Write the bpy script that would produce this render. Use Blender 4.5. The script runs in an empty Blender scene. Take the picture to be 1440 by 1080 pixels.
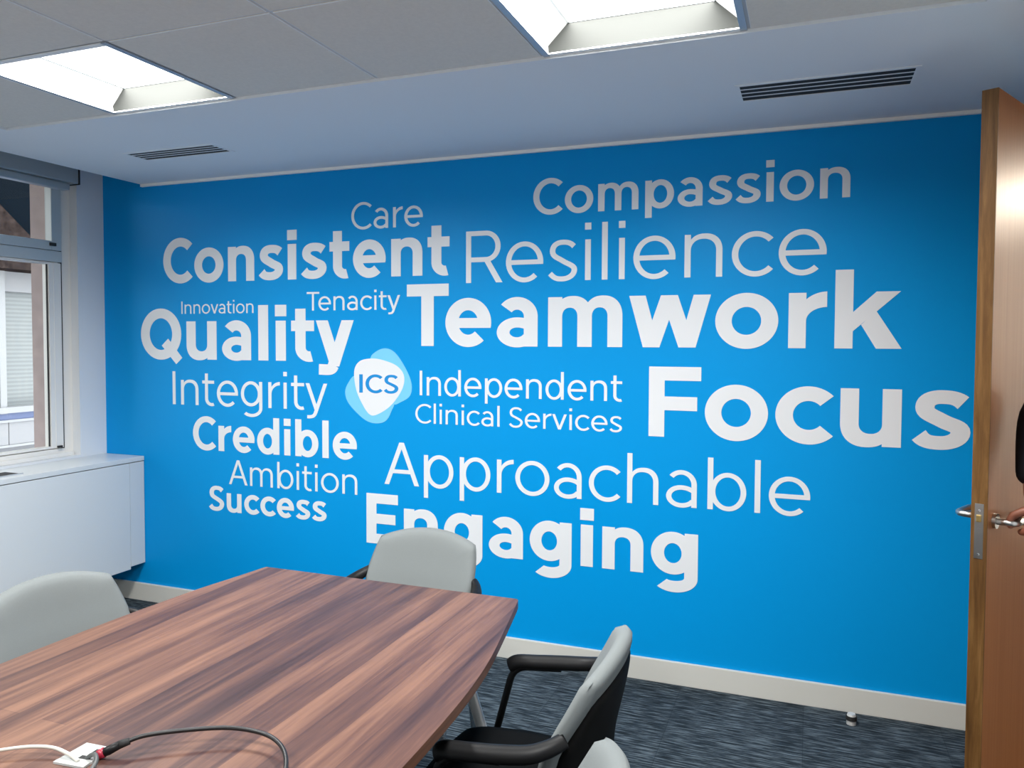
import bpy, bmesh, math, random
from mathutils import Vector, Matrix, noise
from mathutils.geometry import delaunay_2d_cdt
random.seed(7)
sc = bpy.context.scene
C = sc.collection
PI = math.pi

# ------------------------------------------------------------------ camera, sky, exposure
FPX, PPY = 1097.77, 522.64
YAW, PIT, ROLL = -0.364306, -0.0371770, -0.00419770
EYE = Vector((0, 0, 1.5))
cy_, sy_ = math.cos(YAW), math.sin(YAW)
fwd = Vector((sy_*math.cos(PIT), cy_*math.cos(PIT), math.sin(PIT)))
rgt = Vector((cy_, -sy_, 0)); dwn = fwd.cross(rgt)
c_, s_ = math.cos(ROLL), math.sin(ROLL)
ax = c_*rgt + s_*dwn; ay = -s_*rgt + c_*dwn
cam_d = bpy.data.cameras.new('camera'); cam = bpy.data.objects.new('camera', cam_d); C.objects.link(cam)
cam.matrix_world = Matrix(((ax.x, -ay.x, -fwd.x, EYE.x), (ax.y, -ay.y, -fwd.y, EYE.y), (ax.z, -ay.z, -fwd.z, EYE.z), (0, 0, 0, 1)))
cam_d.sensor_width = 36; cam_d.lens = FPX/1440*36; cam_d.shift_y = -(540-PPY)/1440
cam_d.clip_start = 0.02
sc.camera = cam
sc.view_settings.view_transform = 'Standard'; sc.view_settings.look = 'None'
sc.view_settings.exposure = 0.0; sc.view_settings.gamma = 1; sc.view_settings.use_curve_mapping = False
LAMP = 5.0        # ceiling light diffusers
LAMP_W = 42.5     # ceiling light output below each diffuser, watts
SPREAD = 165      # degrees, cut-off of the ceiling lights
CORR = 88.0       # corridor light diffuser
w = bpy.data.worlds.new('sky'); sc.world = w; w.use_nodes = True
w.node_tree.nodes['Background'].inputs[0].default_value = (0.95, 0.98, 1.0, 1)
w.node_tree.nodes['Background'].inputs[1].default_value = 4.2
try:
    sc.cycles.max_bounces = 10; sc.cycles.diffuse_bounces = 6; sc.cycles.use_denoising = True
    sc.cycles.caustics_reflective = False; sc.cycles.caustics_refractive = False
except Exception: pass

# ------------------------------------------------------------------ measures (metres)
D = 3.428; XL = -3.86; XR = 0.86; YF = -1.15; H = 2.387; XS = -3.56

# ------------------------------------------------------------------ materials
def lin(c):
    return tuple((v/12.92 if v <= .04045 else ((v+.055)/1.055)**2.4) for v in (x/255 for x in c))
def new_mat(name):
    m = bpy.data.materials.new(name); m.use_nodes = True
    return m, m.node_tree, m.node_tree.nodes['Principled BSDF']
def mat(name, col, rough=.5, metal=0, spec=.5, bump=0, bscale=200, var=0, vscale=6):
    m, t, b = new_mat(name)
    b.inputs['Base Color'].default_value = (*col, 1)
    b.inputs['Roughness'].default_value = rough; b.inputs['Metallic'].default_value = metal
    b.inputs['Specular IOR Level'].default_value = spec
    tc = t.nodes.new('ShaderNodeTexCoord')
    if bump:
        n = t.nodes.new('ShaderNodeTexNoise'); n.inputs['Scale'].default_value = bscale; n.inputs['Detail'].default_value = 4
        t.links.new(tc.outputs['Object'], n.inputs['Vector'])
        bp = t.nodes.new('ShaderNodeBump'); bp.inputs['Strength'].default_value = bump; bp.inputs['Distance'].default_value = .002
        t.links.new(n.outputs['Fac'], bp.inputs['Height']); t.links.new(bp.outputs['Normal'], b.inputs['Normal'])
    if var:
        n = t.nodes.new('ShaderNodeTexNoise'); n.inputs['Scale'].default_value = vscale; n.inputs['Detail'].default_value = 5
        t.links.new(tc.outputs['Object'], n.inputs['Vector'])
        r = t.nodes.new('ShaderNodeValToRGB')
        r.color_ramp.elements[0].position = .3; r.color_ramp.elements[1].position = .7
        r.color_ramp.elements[0].color = (*[c*(1-var) for c in col], 1)
        r.color_ramp.elements[1].color = (*[min(1, c*(1+var)) for c in col], 1)
        t.links.new(n.outputs['Fac'], r.inputs['Fac']); t.links.new(r.outputs['Color'], b.inputs['Base Color'])
    return m
def emit(name, col, s):
    m, t, b = new_mat(name)
    b.inputs['Base Color'].default_value = (.9, .9, .9, 1)
    b.inputs['Emission Color'].default_value = (*col, 1); b.inputs['Emission Strength'].default_value = s
    return m
def wood(name, ramp, along, cross, gscale, rough, planks=None, axis='y', spec=.5):
    """grain stretched along one object axis; optional planks of differing tone"""
    m, t, b = new_mat(name); N = t.nodes.new; L = t.links.new
    tc = N('ShaderNodeTexCoord'); mp = N('ShaderNodeMapping'); L(tc.outputs['Object'], mp.inputs['Vector'])
    sc_ = {'y': (cross, along, cross), 'z': (cross, cross, along), 'x': (along, cross, cross)}[axis]
    mp.inputs['Scale'].default_value = sc_
    n1 = N('ShaderNodeTexNoise'); n1.inputs['Scale'].default_value = gscale; n1.inputs['Detail'].default_value = 7
    n1.inputs['Roughness'].default_value = .62; n1.inputs['Distortion'].default_value = .35
    L(mp.outputs['Vector'], n1.inputs['Vector'])
    fac = n1.outputs['Fac']
    if planks:
        wd, ln = planks
        sx = N('ShaderNodeSeparateXYZ'); L(tc.outputs['Object'], sx.inputs[0])
        wob = N('ShaderNodeTexNoise'); wob.inputs['Scale'].default_value = 1.6; L(tc.outputs['Object'], wob.inputs['Vector'])
        cb = N('ShaderNodeCombineXYZ'); L(sx.outputs['Y'], cb.inputs['X'])
        ad = N('ShaderNodeMath'); ad.operation = 'MULTIPLY_ADD'; ad.inputs[1].default_value = .02
        L(wob.outputs['Fac'], ad.inputs[0]); L(sx.outputs['X'], ad.inputs[2]); L(ad.outputs[0], cb.inputs['Y'])
        br = N('ShaderNodeTexBrick'); br.inputs['Scale'].default_value = 1; br.inputs['Mortar Size'].default_value = .0008
        br.inputs['Brick Width'].default_value = ln; br.inputs['Row Height'].default_value = wd; br.offset = .37
        br.inputs['Color1'].default_value = (0, 0, 0, 1); br.inputs['Color2'].default_value = (1, 1, 1, 1)
        br.inputs['Mortar'].default_value = (.15, .15, .15, 1)
        L(cb.outputs[0], br.inputs['Vector'])
        n2 = N('ShaderNodeTexNoise'); n2.inputs['Scale'].default_value = 1; n2.inputs['Detail'].default_value = 3
        mp2 = N('ShaderNodeMapping'); mp2.inputs['Scale'].default_value = (24, 1.0, 24); L(tc.outputs['Object'], mp2.inputs['Vector']); L(mp2.outputs[0], n2.inputs['Vector'])
        a1 = N('ShaderNodeMath'); a1.operation = 'MULTIPLY_ADD'; a1.inputs[1].default_value = .17
        L(br.outputs['Color'], a1.inputs[0])
        a2 = N('ShaderNodeMath'); a2.operation = 'MULTIPLY'; a2.inputs[1].default_value = .50; L(n2.outputs['Fac'], a2.inputs[0])
        L(a2.outputs[0], a1.inputs[2])
        a3 = N('ShaderNodeMath'); a3.operation = 'MULTIPLY_ADD'; a3.inputs[1].default_value = .42
        L(fac, a3.inputs[0]); L(a1.outputs[0], a3.inputs[2]); fac = a3.outputs[0]
    r = N('ShaderNodeValToRGB'); e = r.color_ramp.elements
    while len(e) < len(ramp): e.new(.5)
    for k, (p, c) in enumerate(ramp): e[k].position = p; e[k].color = (*lin(c), 1)
    L(fac, r.inputs['Fac']); L(r.outputs['Color'], b.inputs['Base Color'])
    b.inputs['Roughness'].default_value = rough; b.inputs['Specular IOR Level'].default_value = spec
    bp = N('ShaderNodeBump'); bp.inputs['Strength'].default_value = .08; bp.inputs['Distance'].default_value = .001
    L(n1.outputs['Fac'], bp.inputs['Height']); L(bp.outputs['Normal'], b.inputs['Normal'])
    return m
M = {}
M['blue'] = mat('blue wall vinyl', (0, .285, .68), .42, spec=.13, bump=.02, bscale=900)
M['letter'] = mat('white lettering vinyl', (.75, .765, .785), .42, spec=.2)
M['petal'] = mat('pale blue vinyl', lin((118, 200, 238)), .45, spec=.4)
M['logo_blue'] = mat('blue vinyl', lin((0, 135, 205)), .45, spec=.4)
M['white'] = mat('white wall paint', (.74, .76, .78), .6, bump=.03, bscale=300)
M['soffit'] = mat('white ceiling paint', (.83, .85, .86), .75)
M['tile'] = mat('mineral fibre tile', (.75, .705, .63), .9, bump=.25, bscale=500, var=.03, vscale=90)
M['grid'] = mat('white enamel tee bar', (.6, .61, .62), .4)
M['bead'] = mat('white bead paint', (.9, .9, .88), .4)
M['satin'] = mat('white satin board', (.66, .685, .69), .28)
M['gap'] = mat('dark gap', (.02, .02, .02), .8)
M['base'] = mat('cream gloss skirting', (.63, .62, .57), .35)
M['alu'] = mat('powder coated aluminium', (.60, .63, .62), .35, .2)
M['alu_light'] = mat('pale window frame', (.80, .78, .74), .4)
M['gasket'] = mat('black gasket', (.02, .02, .02), .6)
M['cassette'] = mat('grey blind cassette', (.42, .46, .47), .4, .3)
M['chrome'] = mat('chrome tube', (.72, .73, .74), .26, 1)
M['steel'] = mat('brushed steel', (.55, .53, .50), .28, 1)
M['brass'] = mat('brass bolt', (.6, .42, .16), .35, 1)
M['silver'] = mat('silver lacquered leg', (.62, .62, .60), .35, .3)
M['fabric'] = mat('pale grey chair fabric', lin((116, 121, 121)), .85, spec=.2, bump=.35, bscale=1400, var=.02, vscale=300)
M['seat'] = mat('black seat fabric', (.005, .0055, .006), .95, spec=.05, bump=.3, bscale=1200)
M['plastic'] = mat('black plastic', (.0055, .0055, .006), .45, spec=.25)
M['shell'] = mat('black back shell', (.006, .006, .006), .7, spec=.12)
M['reflector'] = mat('darkened lamp reflector', (.046, .0475, .045), .6, spec=0)  # shade put into the colour: keeps the end faces dimmer than the diffuser
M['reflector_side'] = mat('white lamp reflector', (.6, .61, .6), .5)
M['lamp_frame'] = mat('grey lamp frame', (.45, .48, .52), .35, .4)
M['diffuser'] = emit('lit diffuser', (.88, .96, 1.0), LAMP)
M['corr_lamp'] = emit('lit corridor diffuser', (1.0, .88, .72), CORR)
M['table'] = wood('walnut table top', [(.30, (43, 30, 31)), (.44, (68, 48, 46)), (.56, (92, 65, 56)), (.72, (124, 91, 74))], 2.2, 46, 1.6, .38, (.066, 2.1), 'y', spec=.3)
M['edge'] = wood('walnut table edge', [(.3, (70, 45, 36)), (.7, (120, 80, 58))], 1, 30, 1.6, .5)
M['door_edge'] = wood('oak door edge', [(.28, (66, 42, 18)), (.5, (98, 67, 33)), (.72, (126, 92, 52))], 2.2, 26, 1.5, .5, axis='z', spec=.2)
M['door_face'] = wood('pale veneer door face', [(.2, (142, 88, 50)), (.8, (162, 108, 67))], .8, 60, 1.2, .36, axis='z', spec=.06)
M['door_face'].node_tree.nodes['Principled BSDF'].inputs['Specular Tint'].default_value = (1.0, .82, .64, 1)
M['cable_black'] = mat('black cable', (.006, .0055, .006), .42)
M['cable_grey'] = mat('dark grey cable', (.07, .075, .075), .45)
M['cable_white'] = mat('white cable', (.55, .53, .47), .4)
M['red'] = mat('dark red plug', lin((150, 30, 52)), .35)
M['plate'] = mat('white cable plate', (.45, .465, .455), .35)
M['eye_white'] = mat('eye white', (.7, .7, .68), .3)
M['skin'] = mat('brown skin', lin((128, 76, 56)), .5, var=.08, vscale=30)
M['top'] = mat('black knit', (.007, .007, .009), .9, spec=.1)
M['trousers'] = mat('charcoal trousers', (.02, .02, .024), .9)
M['hair'] = mat('black hair', (.006, .005, .005), .6)
M['shoe'] = mat('black leather', (.01, .01, .01), .35)
M['rubber'] = mat('black rubber', (.012, .012, .012), .7)
M['panel_w'] = mat('white facade panel', (.28, .276, .288), .5)
M['panel_b'] = mat('slate blue panel', lin((92, 104, 142)), .4)
M['frame_w'] = mat('white facade frame', (.32, .32, .33), .4)
M['stone'] = mat('mottled brown stone', lin((52, 44, 42)), .95, spec=0, var=.45, vscale=14)
M['fin'] = mat('taupe concrete', lin((172, 156, 152)), .9, spec=0, var=.10, vscale=9)
M['dark_board'] = mat('dark outside board', (.006, .009, .013), .9, spec=0)
M['ground'] = mat('grey paving', (.35, .35, .36), .9)
def carpet():
    m, t, b = new_mat('dark streaked carpet'); N = t.nodes.new; L = t.links.new
    tc = N('ShaderNodeTexCoord'); mp = N('ShaderNodeMapping'); mp.inputs['Scale'].default_value = (10, 125, 1); L(tc.outputs['Object'], mp.inputs[0])
    n = N('ShaderNodeTexNoise'); n.inputs['Scale'].default_value = 1; n.inputs['Detail'].default_value = 4; n.inputs['Roughness'].default_value = .62; L(mp.outputs[0], n.inputs['Vector'])
    n3 = N('ShaderNodeTexNoise'); n3.inputs['Scale'].default_value = 2.2; L(tc.outputs['Object'], n3.inputs['Vector'])
    # carpet tiles half a metre square, barely different from each other
    ck = N('ShaderNodeTexBrick'); ck.inputs['Scale'].default_value = 1; ck.inputs['Brick Width'].default_value = .5; ck.inputs['Row Height'].default_value = .5
    ck.offset = 0; ck.inputs['Mortar Size'].default_value = .001; ck.inputs['Color1'].default_value = (.42, .42, .42, 1); ck.inputs['Color2'].default_value = (.58, .58, .58, 1); ck.inputs['Mortar'].default_value = (.2, .2, .2, 1)
    L(tc.outputs['Object'], ck.inputs['Vector'])
    ad = N('ShaderNodeMath'); ad.operation = 'MULTIPLY_ADD'; ad.inputs[1].default_value = .14; L(ck.outputs['Color'], ad.inputs[0]); L(n.outputs['Fac'], ad.inputs[2])
    ad2 = N('ShaderNodeMath'); ad2.operation = 'MULTIPLY_ADD'; ad2.inputs[1].default_value = .12; L(n3.outputs['Fac'], ad2.inputs[0]); L(ad.outputs[0], ad2.inputs[2])
    r = N('ShaderNodeValToRGB'); e = r.color_ramp.elements; e.new(.6)
    for k, (p, c) in enumerate([(.47, (21, 27, 31)), (.62, (42, 51, 58)), (.78, (94, 105, 112))]): e[k].position = p; e[k].color = (*lin(c), 1)
    L(ad2.outputs[0], r.inputs['Fac']); L(r.outputs['Color'], b.inputs['Base Color'])
    b.inputs['Roughness'].default_value = .95; b.inputs['Specular IOR Level'].default_value = .1
    bp = N('ShaderNodeBump'); bp.inputs['Strength'].default_value = .5; bp.inputs['Distance'].default_value = .003
    L(n.outputs['Fac'], bp.inputs['Height']); L(bp.outputs['Normal'], b.inputs['Normal'])
    return m
M['carpet'] = carpet()
def glass():
    m, t, b = new_mat('window glass'); N = t.nodes.new; L = t.links.new
    o = t.nodes['Material Output']; tr = N('ShaderNodeBsdfTransparent'); tr.inputs[0].default_value = (.93, .95, .95, 1)
    g = N('ShaderNodeBsdfGlossy'); g.inputs['Roughness'].default_value = .02
    fr = N('ShaderNodeFresnel'); fr.inputs['IOR'].default_value = 1.2
    mx = N('ShaderNodeMixShader'); L(fr.outputs[0], mx.inputs[0]); L(tr.outputs[0], mx.inputs[1]); L(g.outputs[0], mx.inputs[2]); L(mx.outputs[0], o.inputs[0])
    return m
M['glass'] = glass()
def blinds():
    m, t, b = new_mat('pale horizontal slats'); N = t.nodes.new; L = t.links.new
    tc = N('ShaderNodeTexCoord'); wv = N('ShaderNodeTexWave'); wv.bands_direction = 'Z'; wv.inputs['Scale'].default_value = 6.3; L(tc.outputs['Object'], wv.inputs['Vector'])
    r = N('ShaderNodeValToRGB'); r.color_ramp.elements[0].color = (.20, .212, .212, 1); r.color_ramp.elements[1].color = (.26, .272, .272, 1)
    L(wv.outputs['Fac'], r.inputs[0]); L(r.outputs[0], b.inputs['Base Color']); b.inputs['Roughness'].default_value = .5
    return m
M['slats'] = blinds()

# ------------------------------------------------------------------ mesh helpers
def tag(o, label=None, cat=None, group=None, kind=None):
    if label: o['label'] = label
    if cat: o['category'] = cat
    if group: o['group'] = group
    if kind: o['kind'] = kind
    return o
def empty(name, loc=(0, 0, 0), rz=0, parent=None):
    o = bpy.data.objects.new(name, None); C.objects.link(o); o.location = loc; o.rotation_euler = (0, 0, rz)
    o.empty_display_size = .1
    if parent: o.parent = parent
    return o
def link(name, me, mats, parent=None, smooth=False):
    o = bpy.data.objects.new(name, me); C.objects.link(o)
    for m in (mats if isinstance(mats, (list, tuple)) else [mats]): me.materials.append(m)
    if parent: o.parent = parent
    if smooth:
        for p in me.polygons: p.use_smooth = True
        if smooth != 'all':
            try: me.set_sharp_from_angle(angle=math.radians(40))
            except Exception: pass
    return o
class MB:
    def __init__(s): s.bm = bmesh.new()
    def box(s, x0, y0, z0, x1, y1, z1, mi=0, bevel=0):
        r = bmesh.ops.create_cube(s.bm, size=1)
        vs = r['verts']
        for v in vs:
            v.co = Vector(((x0+x1)/2+v.co.x*(x1-x0), (y0+y1)/2+v.co.y*(y1-y0), (z0+z1)/2+v.co.z*(z1-z0)))
        fs = set(f for v in vs for f in v.link_faces)
        for f in fs: f.material_index = mi
        if bevel:
            es = list(set(e for v in vs for e in v.link_edges))
            bmesh.ops.bevel(s.bm, geom=es, offset=bevel, segments=2, affect='EDGES', profile=.7)
        return s
    def tube(s, pts, r, n=12, caps=True, mi=0, closed=False):
        P = [Vector(p) for p in pts]; R = r if isinstance(r, (list, tuple)) else [r]*len(P)
        rings = []; up = None
        for i, p in enumerate(P):
            d = (P[min(i+1, len(P)-1)]-P[max(i-1, 0)]).normalized()
            if up is None:
                up = d.orthogonal().normalized()
            else:
                up = (up-d*up.dot(d)).normalized()
            sd = d.cross(up)
            rr = R[i] if isinstance(R[i], (list, tuple)) else (R[i], R[i])
            rings.append([s.bm.verts.new(p+up*rr[0]*math.cos(2*PI*k/n)+sd*rr[1]*math.sin(2*PI*k/n)) for k in range(n)])
        for a, b in zip(rings, rings[1:]):
            for k in range(n):
                f = s.bm.faces.new((a[k], a[(k+1) % n], b[(k+1) % n], b[k])); f.material_index = mi
        if caps:
            f = s.bm.faces.new(rings[0][::-1]); f.material_index = mi
            f = s.bm.faces.new(rings[-1]); f.material_index = mi
        return s
    def prism(s, poly, z0, z1, mi=0):
        a = [s.bm.verts.new((x, y, z0)) for x, y in poly]; b = [s.bm.verts.new((x, y, z1)) for x, y in poly]
        n = len(poly)
        for f in [s.bm.faces.new(a[::-1]), s.bm.faces.new(b)]+[s.bm.faces.new((a[i], a[(i+1) % n], b[(i+1) % n], b[i])) for i in range(n)]:
            f.material_index = mi
        return s
    def cyl(s, c, r, z0, z1, n=24, mi=0, r2=None):
        return s.tube([(c[0], c[1], z0), (c[0], c[1], z1)], [r, r2 or r], n, mi=mi)
    def build(s, name, mats, parent=None, smooth=False):
        bmesh.ops.recalc_face_normals(s.bm, faces=s.bm.faces[:])
        me = bpy.data.meshes.new(name); s.bm.to_mesh(me); s.bm.free()
        return link(name, me, mats, parent, smooth)
def cr(pts, n=6, closed=False):
    """Catmull-Rom through points"""
    P = [Vector(p) for p in pts]; out = []
    m = len(P); rng = range(m if closed else m-1)
    for i in rng:
        if closed: a, b, c, d = P[(i-1) % m], P[i], P[(i+1) % m], P[(i+2) % m]
        else: a, b, c, d = P[max(i-1, 0)], P[i], P[i+1], P[min(i+2, m-1)]
        for k in range(n):
            t = k/n
            out.append(.5*((2*b)+(c-a)*t+(2*a-5*b+4*c-d)*t*t+(-a+3*b-3*c+d)*t**3))
    if not closed: out.append(P[-1])
    return out
def fillet(pts, r, n=5):
    """polyline with rounded corners"""
    P = [Vector(p) for p in pts]; out = [P[0]]
    for a, b, c in zip(P, P[1:], P[2:]):
        u = (a-b); v = (c-b); q = min(r, u.length*.45, v.length*.45)
        p0 = b+u.normalized()*q; p1 = b+v.normalized()*q
        for k in range(n+1):
            t = k/n; out.append(p0*(1-t)**2+b*2*t*(1-t)+p1*t*t)
    out.append(P[-1]); return out
def pad(front, back, nu=20, nv=20):
    """closed cushion from two sheets front(u,v), back(u,v), u,v in -1..1, meeting at the rim"""
    bm = bmesh.new(); G = []
    for fn in (front, back):
        G.append([[bm.verts.new(fn(-1+2*i/nu, -1+2*j/nv)) for j in range(nv+1)] for i in range(nu+1)])
    for q, g in enumerate(G):
        for i in range(nu):
            for j in range(nv):
                f = (g[i][j], g[i+1][j], g[i+1][j+1], g[i][j+1]); bm.faces.new(f if q == 0 else f[::-1])
    bmesh.ops.remove_doubles(bm, verts=bm.verts[:], dist=1e-5)
    mb = MB(); mb.bm.free(); mb.bm = bm
    return mb
def struct(o): return tag(o, kind='structure')

# ------------------------------------------------------------------ room shell
struct(MB().box(XL-.2, YF-.1, -.1, 3.7, 6.3, 0).build('floor', M['carpet']))
wb = MB()
wb.box(XL-.15, D, 0, XR+.12, D+.12, 2.85)
struct(wb.build('wall_back', M['blue']))
# left wall with the window opening
WY0, WY1, WZ0, WZ1 = -.55, 3.252, .852, 2.50
wl = MB()
XW = XL-.22
wl.box(XW, YF, 0, XL, D, WZ0); wl.box(XW, YF, WZ1, XL, D, 2.85); wl.box(XW, YF, WZ0, XL, WY0, WZ1); wl.box(XW, WY1, WZ0, XL, D, WZ1)
struct(wl.build('wall_left', M['white']))
DY0, DY1, DZ = 2.43, 3.41, 2.235
wr = MB()
wr.box(XR, YF, 0, XR+.12, DY0, 2.6); wr.box(XR, DY0, DZ, XR+.12, DY1, 2.6); wr.box(XR, DY1, 0, XR+.12, D, 2.6)
struct(wr.build('wall_right', M['white']))
struct(MB().box(XL-.2, YF-.12, 0, XR+.12, YF, 2.85).build('wall_front', M['white']))
# corridor beyond the doorway
cw = MB(); cw.box(3.6, YF, 0, 3.7, 6.2, 2.6); cw.box(XR+.12, 6.2, 0, 3.7, 6.3, 2.6); cw.box(XR+.12, D+.12, 0, XR+.121, 6.2, 2.6); cw.box(XR+.12, YF-.1, 0, 3.7, YF, 2.6)
struct(cw.build('wall_corridor', M['white']))
struct(MB().box(XR+.12, YF, 2.45, 3.6, 6.2, 2.6).build('ceiling_corridor', M['soffit']))
# ceiling: plaster margins round a field of square tiles, lights dropped into four of its cells
HT = H+.010      # the tiles sit a little higher than the plaster
TX = [1.0113*v for v in (-3.152, -2.557, -1.964, -1.374, -.787, -.177, .407)]
TY = [2.354]+[1.0113*(2.354-.593*k) for k in range(1, 6)]
LIGHTS = [(1, 0), (4, 0), (1, 3), (4, 3)]
ce = MB()
ce.box(XS, TY[0], H, XR, D, 2.85)
ce.box(XS, YF, H, TX[0], TY[0], 2.85); ce.box(TX[-1], YF, H, XR, TY[0], 2.85); ce.box(TX[0], YF, H, TX[-1], TY[-1], 2.85)
ce.box(TX[0], TY[-1], 2.6, TX[-1], TY[0], 2.62)
for i in range(6):
    for j in range(5):
        if (i, j) in LIGHTS: continue
        g = .0055
        ce.box(TX[i]+g, TY[j+1]+g, HT-.002, TX[i+1]-g, TY[j]-g, HT+.016, 1, bevel=.002)
ce.box(XL-.1, YF, 2.80, XS, D, 2.85)
ceil = struct(ce.build('ceiling', [M['soffit'], M['tile']]))
gr = MB()
for x in TX: gr.box(x-.011, TY[-1], HT+.002, x+.011, TY[0], HT+.009)
for y in TY: gr.box(TX[0], max(y-.011, TY[-1]), HT+.0021, TX[-1], min(y+.011, TY[0]), HT+.0089)
o = struct(gr.build('trim_1', M['grid']))
struct(MB().box(XS, D-.016, H-.014, XR, D, H).build('trim_2', M['bead']))
bb = MB(); bb.box(XL, D-.016, 0, XR, D, .1, bevel=.003)
struct(bb.build('baseboard_back', M['base']))
bb = MB(); bb.box(XL, YF, 0, XL+.016, D-.016, .1); struct(bb.build('baseboard_left', M['base']))
bb = MB(); bb.box(XR-.016, YF, 0, XR, DY0-.07, .1); struct(bb.build('baseboard_right', M['base']))
tr = MB()
tr.box(XR-.014, DY0-.06, 0, XR+.134, DY0, DZ+.06); tr.box(XR-.014, DY0, DZ, XR+.134, DY1, DZ+.06)
struct(tr.build('trim_3', M['door_edge']))

# ------------------------------------------------------------------ ceiling lights
def ceiling_light(i, j, label, grp='square recessed ceiling lights'):
    x0, x1, y0, y1 = TX[i], TX[i+1], TY[j+1], TY[j]
    cx, cyy = (x0+x1)/2, (y0+y1)/2
    t = empty('ceiling_light', (cx, cyy, HT)); tag(t, label, 'ceiling light', grp)
    hx, hy = (x1-x0)/2-.003, (y1-y0)/2-.003
    f = MB(); a = .020
    for k, (p, q, r, s_) in enumerate(((-hx, -hy, -hx+a, hy), (hx-a, -hy, hx, hy), (-hx+a, -hy, hx-a, -hy+a), (-hx+a, hy-a, hx-a, hy))):
        f.box(p, q, -.004, r, s_, -.0002, mi=0 if k < 2 else 1)
    f.build('frame', [M['lamp_frame'], M['bead']], t)
    r = MB(); bx, by = hx-a, hy-a; tx_, ty_ = bx-.07, by-.012; dz = .082; zl = .020
    bm = r.bm
    ring_ = lambda x_, y_, z_: [bm.verts.new(v) for v in ((-x_, -y_, z_), (x_, -y_, z_), (x_, y_, z_), (-x_, y_, z_))]
    lo = ring_(bx, by, 0); md_ = ring_(bx, by-.003, zl); hi = ring_(tx_, ty_, dz); out = ring_(bx+.004, by+.004, 0); oh = ring_(bx+.004, by+.004, dz+.004)
    for k in range(4):
        l = (k+1) % 4
        f_ = bm.faces.new((lo[k], md_[k], md_[l], lo[l])); f_.material_index = k % 2  # end faces take the darkened reflector, sloped sides the white one
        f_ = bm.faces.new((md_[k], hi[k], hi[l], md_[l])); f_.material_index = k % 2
        bm.faces.new((out[k], lo[k], lo[l], out[l])); bm.faces.new((out[k], out[l], oh[l], oh[k]))
    bm.faces.new(oh)
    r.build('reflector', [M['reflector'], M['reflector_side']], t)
    MB().box(-tx_, -ty_, dz-.003, tx_, ty_, dz).build('diffuser', M['diffuser'], t)
    ld = bpy.data.lights.new('lamp', 'AREA'); ld.shape = 'RECTANGLE'; ld.size = 2*tx_-.002; ld.size_y = 2*ty_-.002
    ld.energy = LAMP_W; ld.color = (1.0, .99, .965); ld.spread = math.radians(SPREAD)
    lo_ = bpy.data.objects.new('lamp', ld); C.objects.link(lo_); lo_.parent = t; lo_.location = (0, 0, dz-.0035)
    return t
ceiling_light(1, 0, 'lit square recessed ceiling light nearer the window, left of the two over the table end')
ceiling_light(4, 0, 'lit square recessed ceiling light nearer the open door, at the top of the photo')
ceiling_light(1, 3, 'lit square recessed ceiling light behind the viewer on the window side')
ceiling_light(4, 3, 'lit square recessed ceiling light behind the viewer on the door side')
t = empty('corridor_light', (2.7, 5.0, 2.45)); tag(t, 'lit square ceiling light of the corridor beyond the open door', 'ceiling light')
f = MB()
for (p, q, r, s_) in ((-.42, -.42, -.40, .42), (.40, -.42, .42, .42), (-.40, -.42, .40, -.40), (-.40, .40, .40, .42)): f.box(p, q, -.02, r, s_, 0)
f.build('frame', M['lamp_frame'], t)
MB().box(-.40, -.40, -.012, .40, .40, 0).build('diffuser', M['corr_lamp'], t)

# ------------------------------------------------------------------ air vents
def vent(x0, x1, y0, y1, label):
    t = empty('air_vent', ((x0+x1)/2, (y0+y1)/2, H)); tag(t, label, 'air vent', 'linear air vents in the white ceiling strip')
    hx, hy = (x1-x0)/2, (y1-y0)/2; a = .015
    f = MB()
    for (p, q, r, s_) in ((-hx, -hy, -hx+a, hy), (hx-a, -hy, hx, hy), (-hx+a, -hy, hx-a, -hy+a), (-hx+a, hy-a, hx-a, hy)):
        f.box(p, q, -.003, r, s_, 0)
    f.build('frame', M['soffit'], t)
    MB().box(-hx+a, -hy+a, -.0006, hx-a, hy-a, 0).build('slot_shade', M['gap'], t)  # flat dark sheet painted in for the shade inside the slots
    n = 4; pitch = (2*hy-2*a)/n
    for k in range(1, n):
        y = -hy+a+pitch*k
        MB().box(-hx+a, y-.0044, -.0014, hx-a, y+.0044, -.0006).build('blade', M['soffit'], t)
vent(-3.058, -2.522, 2.825, 2.978, 'small slotted white air vent in the ceiling near the window')
vent(-.258, .318, 2.812, 3.012, 'slotted white air vent in the ceiling near the open door')

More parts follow.
